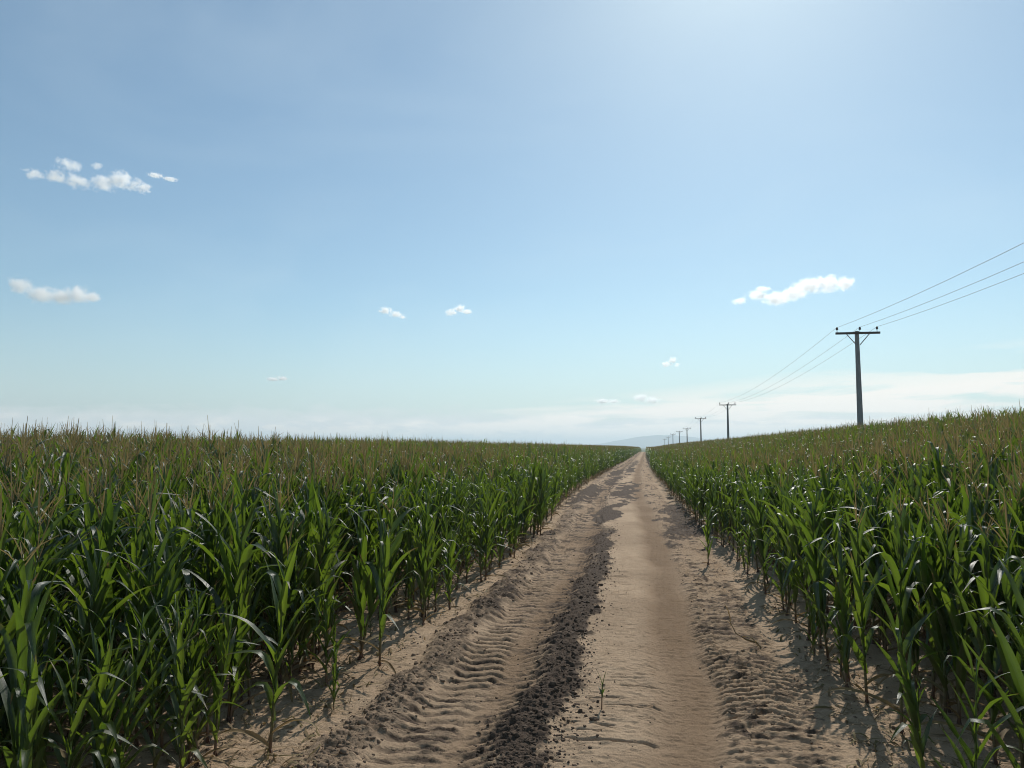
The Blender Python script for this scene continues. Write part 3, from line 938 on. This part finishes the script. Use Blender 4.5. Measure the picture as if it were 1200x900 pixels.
# ---- dead leaf strips lying between the stems
def litter():
    r = np.random.default_rng(41)
    mb = MB()
    n_ = 1500
    sd_ = np.where(r.random(n_) < .55, -1, 1)
    yv = 1 / r.uniform(1 / 26, 1 / 4.4, n_)
    xv = np.where(sd_ < 0, left_edge(yv) - np.abs(r.normal(.5, 1.1, n_)) + .25, right_edge(yv) + np.abs(r.normal(.4, 1.0, n_)) - .35)
    zv = surface(xv, yv)
    for x_, y_, z_ in zip(xv, yv, zv):
        L = r.uniform(.06, .34); a_ = r.uniform(0, 6.28); hw = r.uniform(.004, .014)
        bend = r.normal(0, .5); lift = r.uniform(.0, .05)
        vs_ = []
        for t_ in np.linspace(0, 1, 5):
            aa = a_ + bend * t_
            px_, py_ = x_ + math.cos(aa) * L * t_, y_ + math.sin(aa) * L * t_
            h_ = z_ + .012 + lift * math.sin(t_ * 3.1)
            w_ = hw * (1 - .8 * t_)
            vs_ += [(px_ - math.sin(aa) * w_, py_ + math.cos(aa) * w_, h_), (px_ + math.sin(aa) * w_, py_ - math.cos(aa) * w_, h_ + hw * r.uniform(-.5, .8))]
        mb.add(vs_, [(2 * q_, 2 * q_ + 1, 2 * q_ + 3, 2 * q_ + 2) for q_ in range(4)], 0, [1, -1] * 5, [.4] * 10)
    return mb.mesh('leaf_litter', [M_DRY])
tag(link('leaf_litter', litter()), kind='stuff', label='dry dead corn leaves littering the soil under the plants')

# ---- a seedling in the middle of the track, and a broken stalk lying by the right edge
def seedling(x_, y_, seed, h, label):
    r = np.random.default_rng(seed)
    root = bpy.data.objects.new('corn_seedling', None); COL.objects.link(root)
    root.location = (x_, y_, float(surface(x_, y_)[0])); root.empty_display_size = .05
    tag(root, label, 'seedling')
    st, fo = MB(), MB()
    st.tube([(0, 0, -.02), (.004, 0, h * .35), (.012, 0, h * .6)], [.006, .0055, .003], 5)
    for z, ph, L, a0, a1 in ((.45, .3, .55, 8, 20), (.55, 3.3, .42, 12, 30), (.30, 2.2, .30, 25, 75), (.35, 5.2, .28, 25, 60)):
        leaf(fo, r, (.008, 0, h * z), ph, h * L, .014, R(a0), R(a1), None, 6, 0, 0, 0, 3)
    link('stalk', st.mesh('seedling_stalk', [M_STALK]), root)
    link('foliage', fo.mesh('seedling_foliage', [M_LEAF, M_DRY]), root)
seedling(*hp(705, 833), 5, .36, 'tiny corn seedling alone in the middle of the track')

x_, y_ = hp(872, 762)
root = bpy.data.objects.new('broken_corn_stalk', None); COL.objects.link(root)
root.location = (x_, y_, float(surface(x_, y_)[0])); root.rotation_euler = (0, 0, .3); root.scale = (.72, .72, .95)
tag(root, 'bent brown corn stalk fallen over on bare soil beside the right corn edge', 'broken stalk')
st, fo = MB(), MB()
st.tube([(.34, 0, -.01), (.22, .02, .10), (.05, .05, .14), (-.12, .02, .22), (-.25, -.02, .40)], [.012, .012, .010, .008, .004], 6)
r5 = np.random.default_rng(77)
for b, ph, L, a0, a1 in (((.20, .02, .10), 4.4, .35, 60, 150), ((.0, .05, .16), 5.0, .40, 70, 160), ((-.12, .02, .22), 2.7, .38, 30, 140), ((-.22, -.02, .36), 3.4, .25, 10, 60)):
    leaf(fo, r5, b, ph, L, .016, R(a0), R(a1), None, 9, 1, .6, .2, 3)
link('stalk', st.mesh('broken_stalk', [M_DRY]), root)
link('foliage', fo.mesh('broken_foliage', [M_DRY, M_DRY]), root)

# ------------------------------------------------------------------ power line
def lathe(mb, prof, n=10, at=(0, 0, 0), mat=0):
    vs, fs = [], []
    for r_, z_ in prof:
        for j in range(n):
            a = 2 * math.pi * j / n
            vs.append((at[0] + r_ * math.cos(a), at[1] + r_ * math.sin(a), at[2] + z_))
    for i in range(len(prof) - 1):
        for j in range(n):
            k_ = (j + 1) % n
            fs.append((i * n + j, i * n + k_, (i + 1) * n + k_, (i + 1) * n + j))
    fs.append(tuple(range(n - 1, -1, -1))); fs.append(tuple((len(prof) - 1) * n + j for j in range(n)))
    mb.add(vs, fs, mat)

ARMZ = -.14
INS_X = (-1.13, .12, 1.05)
def pole_meshes(H):
    po = MB(); n_ = 12
    zs = [-1.2, 0, H * .3, H * .6, H * .85, H]
    po.tube([(0, 0, z_) for z_ in zs], [(.19 - .075 * max(z_, 0) / H) for z_ in zs], 4, 0)
    return po.mesh('pole_shaft', [M_POLE], smooth=False)
arm = MB(); arm.box((0, -.17, 0), (2.42, .10, .12)); 
arm_me = arm.mesh('pole_crossarm', [M_ARM], False)
br_me = []
for s_ in (-1, 1):
    b_ = MB(); b_.tube([(s_ * .62, -.20, -.06), (s_ * .10, -.17, -.68)], [.026, .026], 4); br_me.append(b_.mesh('pole_brace', [M_STEEL], False))
ins = MB()
lathe(ins, [(.016, 0), (.016, .13), (.06, .135), (.078, .165), (.055, .185), (.07, .22), (.048, .25), (.055, .275), (.025, .30)])
ins_me = ins.mesh('pole_insulator', [M_INSUL])

POLES = [(1004, 388, 43.0), (852.5, 473.5, 110), (821, 490, 167), (805, 502, 223), (796, 505.5, 281), (788.5, 508.5, 338), (783, 512, 397), (779, 514.5, 455)]
PLAB = ['tall grey pole with braced crossarm, largest and nearest of the power line',
        'second nearest power pole, thin dark T shape rising from the right field',
        'third power pole from the camera, small T above the corn slope',
        'fourth power pole from the camera, tiny T above the corn slope',
        'fifth power pole from the camera, tiny T near the end of the track',
        'sixth power pole from the camera, small dark stroke near the hills',
        'seventh power pole from the camera, faint stroke before the hills',
        'farthest visible power pole, faintest stroke at the end of the line']
tops = []
for (px, py, dpt), lb in zip(POLES, PLAB):
    d = direction(px, py)
    cd = Vector((-math.sin(YAW) * math.cos(PITCH), math.cos(YAW) * math.cos(PITCH), math.sin(PITCH)))
    tp = Vector((0, 0, EYE)) + d * (dpt / d.dot(cd))
    gz = float(land(tp.x, tp.y))
    H = tp.z - gz
    root = bpy.data.objects.new('utility_pole', None); COL.objects.link(root)
    root.location = (tp.x, tp.y, gz); root.rotation_euler = (0, 0, R(2))
    tag(root, lb, 'utility pole', 'power poles in a line along the right field')
    link('pole_shaft', pole_meshes(H), root)
    a = link('crossarm', arm_me, root); a.location = (0, 0, H + ARMZ)
    for bm_ in br_me:
        b = link('brace', bm_, root); b.location = (0, 0, H + ARMZ)
    for ix in INS_X:
        i_ = link('insulator', ins_me, root); i_.location = (ix, -.17, H + ARMZ + .06)
    tops.append((tp, H, gz))
d0 = tops[0][0] - tops[1][0]
start = tops[0][0] + Vector((tops[0][0].x - tops[0][0].x, -65, .0))     # next pole would stand behind the camera
WLAB = ['thin overhead wire on the left end of the crossarms, highest of the three', 'thin overhead wire on the middle insulators of the poles', 'thin overhead wire on the right end of the crossarms, lowest of the three']
for j, ix in enumerate(INS_X):
    pts_ = [Vector((start.x + ix, start.y, start.z + .2))] + [Vector((tp.x + ix, tp.y - .17, tp.z + ARMZ + .06 + .28)) for tp, _, _ in tops]
    path = []
    for a, b in zip(pts_[:-1], pts_[1:]):
        L = (b - a).length
        sag = (1.05 if a is pts_[0] else .7) * (L / 65) ** 2
        m_ = 16
        for q_ in range(m_):
            s_ = q_ / m_
            p_ = a.lerp(b, s_); p_.z -= sag * 4 * s_ * (1 - s_)
            path.append(p_)
    path.append(pts_[-1])
    wm = MB(); wm.tube(path, [.0075] * len(path), 5, 0)
    tag(link('power_wire', wm.mesh('power_wire', [M_WIRE])), WLAB[j], 'wire', 'overhead wires of the power line')

# ------------------------------------------------------------------ distant hill, far tree
hx = np.linspace(-4200, 4200, 90); hy = np.linspace(8200, 11500, 30)
HX, HY = np.meshgrid(hx, hy)
cx = (770 - 757) / FPX * 9800
prof = np.exp(-((HX - cx - 60) / 520) ** 2) * 118 + np.exp(-((HX - cx - 1100) / 1200) ** 2) * 70 + np.exp(-((HX - cx + 520) / 380) ** 2) * 42
HZ = prof * (.8 + .4 * fbm(HX / 500, HY / 500, 81, 4)) * sstep(8200, 9500, HY) * (1 - sstep(10200, 11500, HY)) - 14
tag(link('hills', grid_mesh('hills', HX, HY, HZ, M_HILL)), kind='structure', label='low blue hills beyond the end of the track')

d = direction(742, 523)
tx, ty = d.x / d.y * 520, 520.0
tz = float(land(tx, ty))
root = bpy.data.objects.new('bushy_tree', None); COL.objects.link(root); root.location = (tx, ty, tz)
tag(root, 'tiny dark bushy tree on the horizon just left of the track end', 'tree')
tr, cr = MB(), MB()
tr.tube([(0, 0, -.3), (.1, 0, 1.8), (.2, .1, 3.2)], [.28, .2, .12], 7)
for a in (0.5, 2.6, 4.6):
    tr.tube([(.1, 0, 1.8), (.1 + 1.2 * math.cos(a), 1.2 * math.sin(a), 3.3)], [.13, .05], 5)
r6 = np.random.default_rng(3)
for _ in range(900):
    v = r6.normal(0, 1, 3); v /= np.linalg.norm(v)
    b = np.array([[0, 0, 3.4], [1.3, .3, 3.0], [-1.2, -.4, 3.1], [.3, 1.1, 4.0]][r6.integers(4)])
    c_ = b + v * np.array([1.5, 1.2, 1.1]) * r6.uniform(.5, 1)
    s1_, s2_ = r6.normal(0, .22, 3), r6.normal(0, .22, 3)
    cr.add([c_ - s1_, c_ + s2_, c_ + s1_, c_ - s2_], [(0, 1, 2, 3)])
link('trunk', tr.mesh('far_trunk', [M_BARK]), root); link('crown', cr.mesh('far_crown', [M_FARLEAF]), root)

# ------------------------------------------------------------------ clouds: real bodies of scattering vapour
def cloud_material(puffs, seed, amp):
    """density swells inside each puff and frays at its rim"""
    nt = NT('cloud_vapour')
    tc = nt.n('ShaderNodeTexCoord')
    P_ = tc.outputs['Object']
    size = max(p[3] for p in puffs)
    nz = nt.n('ShaderNodeTexNoise', i_Scale=1.5 / size, i_Detail=7.0, i_Roughness=.64, i_Distortion=.4)
    ad = nt.n('ShaderNodeVectorMath', operation='ADD'); nt.l(P_, ad.inputs[0]); ad.inputs[1].default_value = (seed * 131.0, 0, 0)
    nt.l(ad.outputs[0], nz.inputs['Vector'])
    f = None
    for x_, y_, z_, r_ , rx_ in puffs:
        sb = nt.n('ShaderNodeVectorMath', operation='SUBTRACT'); nt.l(P_, sb.inputs[0]); sb.inputs[1].default_value = (x_, y_, z_)
        ml = nt.n('ShaderNodeVectorMath', operation='MULTIPLY'); nt.l(sb.outputs[0], ml.inputs[0]); ml.inputs[1].default_value = (1 / rx_, 1 / min(rx_, 2.2 * r_), 1 / r_)
        ln = nt.n('ShaderNodeVectorMath', operation='LENGTH'); nt.l(ml.outputs[0], ln.inputs[0])
        g = nt.math('SUBTRACT', 1.0, ln.outputs['Value'])
        f = g if f is None else nt.math('SMOOTH_MAX', f, g, .15)
    q_ = nt.math('ADD', f, nt.math('MULTIPLY_ADD', nz.outputs['Fac'], amp, -.56 * amp))
    den = nt.math('MULTIPLY', nt.math('MULTIPLY', q_, 1.6, clamp=True), 1.9 / size)
    v = nt.n('ShaderNodeVolumePrincipled')
    v.inputs['Color'].default_value = (1, 1, 1, 1); v.inputs['Anisotropy'].default_value = .6
    nt.l(den, v.inputs['Density'])
    nt.l(v.outputs[0], nt.out.inputs['Volume'])
    return nt.m
def cloud(pxc, pyc, dist_, puffs, label, amp=3.4):
    """puffs (dx, dz, rx, rz) are given in thousandths of the cloud's distance and become metres here"""
    d = direction(pxc, pyc)
    c = Vector((0, 0, EYE)) + d * dist_
    s = dist_ / FPX
    r = np.random.default_rng(int(pxc * 7 + pyc))
    mb = MB(); pf = []
    for dx, dz, rx, rz in puffs:
        oy = r.normal(0, .5) * rx
        rx, rz = rx * .90, rz * .90
        pf.append((dx * s, oy * s, dz * s, rz * s, rx * s))
        V = IV * np.array([rx, min(rx, rz * 2.2), rz]) * 1.42 + np.array([dx, oy, dz])
        mb.add(V * s, [tuple(f) for f in IF])
    me = mb.mesh('cloud', [])
    o = bpy.data.objects.new('cloud_source', me); COL.objects.link(o)
    rm = o.modifiers.new('weld', 'REMESH'); rm.mode = 'VOXEL'; rm.voxel_size = s * 1.3
    dg = bpy.context.evaluated_depsgraph_get()
    me2 = bpy.data.meshes.new_from_object(o.evaluated_get(dg))
    bpy.data.objects.remove(o)
    me2.materials.clear(); me2.materials.append(cloud_material(pf, r.random(), amp))
    ob = link('cloud', me2); ob.location = c
    ob.rotation_euler = (0, 0, math.atan2(d.y, d.x) - math.pi / 2)
    tag(ob, label, 'cloud', 'small cumulus clouds')
CL = [
    (118, 213, 6500, [(-55, -4, 12, 6), (-38, -4, 13, 7), (-20, -3, 14, 8), (-28, 9, 14, 7), (2, -1, 15, 9), (18, 4, 16, 11), (30, 4, 10, 8), (-4, 15, 7, 5)], 'ragged flat cumulus, widest of the clouds high on the left side'),
    (169, 220, 6500, [(0, 0, 8, 7)], 'small round puff just right of the ragged high cloud'),
    (192, 210, 6500, [(-8, 1, 9, 3), (6, 0, 9, 2.6)], 'thin wisp trailing at the right end of the high left clouds'),
    (65, 341, 8000, [(-29, 2, 13, 11), (-12, -2, 17, 10), (5, -3, 18, 10), (20, 1, 17, 11), (32, -2, 10, 8)], 'solid oblong cumulus low on the left side', 2.3),
    (460, 367, 10000, [(-8, 2, 9, 5), (4, -1, 9, 4), (12, -5, 5, 3)], 'small ragged puff above the left field, left one of the middle pair'),
    (537, 364, 10000, [(-8, -2, 9, 5), (2, 2, 8, 6), (10, -1, 8, 4)], 'small bright puff above the left field, right one of the middle pair'),
    (930, 341, 7500, [(-56, -8, 11, 5), (-38, -6, 14, 6), (-18, -6, 20, 9), (0, -3, 18, 10), (16, 2, 18, 11), (34, 5, 18, 11), (50, 3, 15, 9), (-30, 3, 12, 4)], 'large bright white cumulus sloping up towards the nearest power pole', 2.6),
    (785, 425, 12000, [(-4, -2, 8, 4), (3, 3, 6, 5), (8, -3, 4, 3)], 'tiny broken puff above the end of the track'),
    (712, 470, 15000, [(-6, 0, 11, 4), (7, 0, 9, 3.4)], 'faint flat cloud low over the horizon left of the track end'),
    (757, 467, 15000, [(-6, 1, 11, 6), (6, -2, 12, 5)], 'low cumulus head on the horizon straight above the track end'),
    (325, 444, 13000, [(-5, 0, 9, 3), (5, 1, 8, 3.2)], 'faint small puff low above the middle of the left field'),
]
for a in CL:
    cloud(*a)

# ------------------------------------------------------------------ haze
hz = MB(); hz.box((0, 5000, 54), (26000, 18000, 172))
nt = NT('thin_haze')
v = nt.n('ShaderNodeVolumePrincipled')
v.inputs['Color'].default_value = (.70, .82, .91, 1); v.inputs['Density'].default_value = 2.0e-4; v.inputs['Anisotropy'].default_value = .4
nt.l(v.outputs[0], nt.out.inputs['Volume'])
tag(link('haze', hz.mesh('haze', [nt.m], False)), kind='stuff', label='thin pale haze in the air over the fields')

# ------------------------------------------------------------------ camera and render settings
cd = bpy.data.cameras.new('camera'); co = bpy.data.objects.new('camera', cd); COL.objects.link(co)
cd.sensor_fit = 'HORIZONTAL'; cd.sensor_width = 36; cd.lens = 36 * FPX / W0
cd.clip_start = .1; cd.clip_end = 60000
co.location = (0, 0, EYE); co.rotation_euler = (R(90) + PITCH, 0, YAW)
sc.camera = co
sc.view_settings.view_transform = 'Standard'; sc.view_settings.look = 'None'
sc.view_settings.gamma = 1; sc.view_settings.use_curve_mapping = False
sc.view_settings.exposure = 0.0
cy = sc.cycles
cy.max_bounces = 10; cy.diffuse_bounces = 4; cy.glossy_bounces = 3; cy.transmission_bounces = 6; cy.transparent_max_bounces = 8; cy.volume_bounces = 12
cy.volume_step_rate = .6; cy.volume_max_steps = 128
cy.use_denoising = True; cy.denoising_prefilter = 'ACCURATE'; cy.filter_width = 1.0
cy.sample_clamp_indirect = 6.0
cy.use_adaptive_sampling = True; cy.adaptive_threshold = .015
sc.render.film_transparent = False
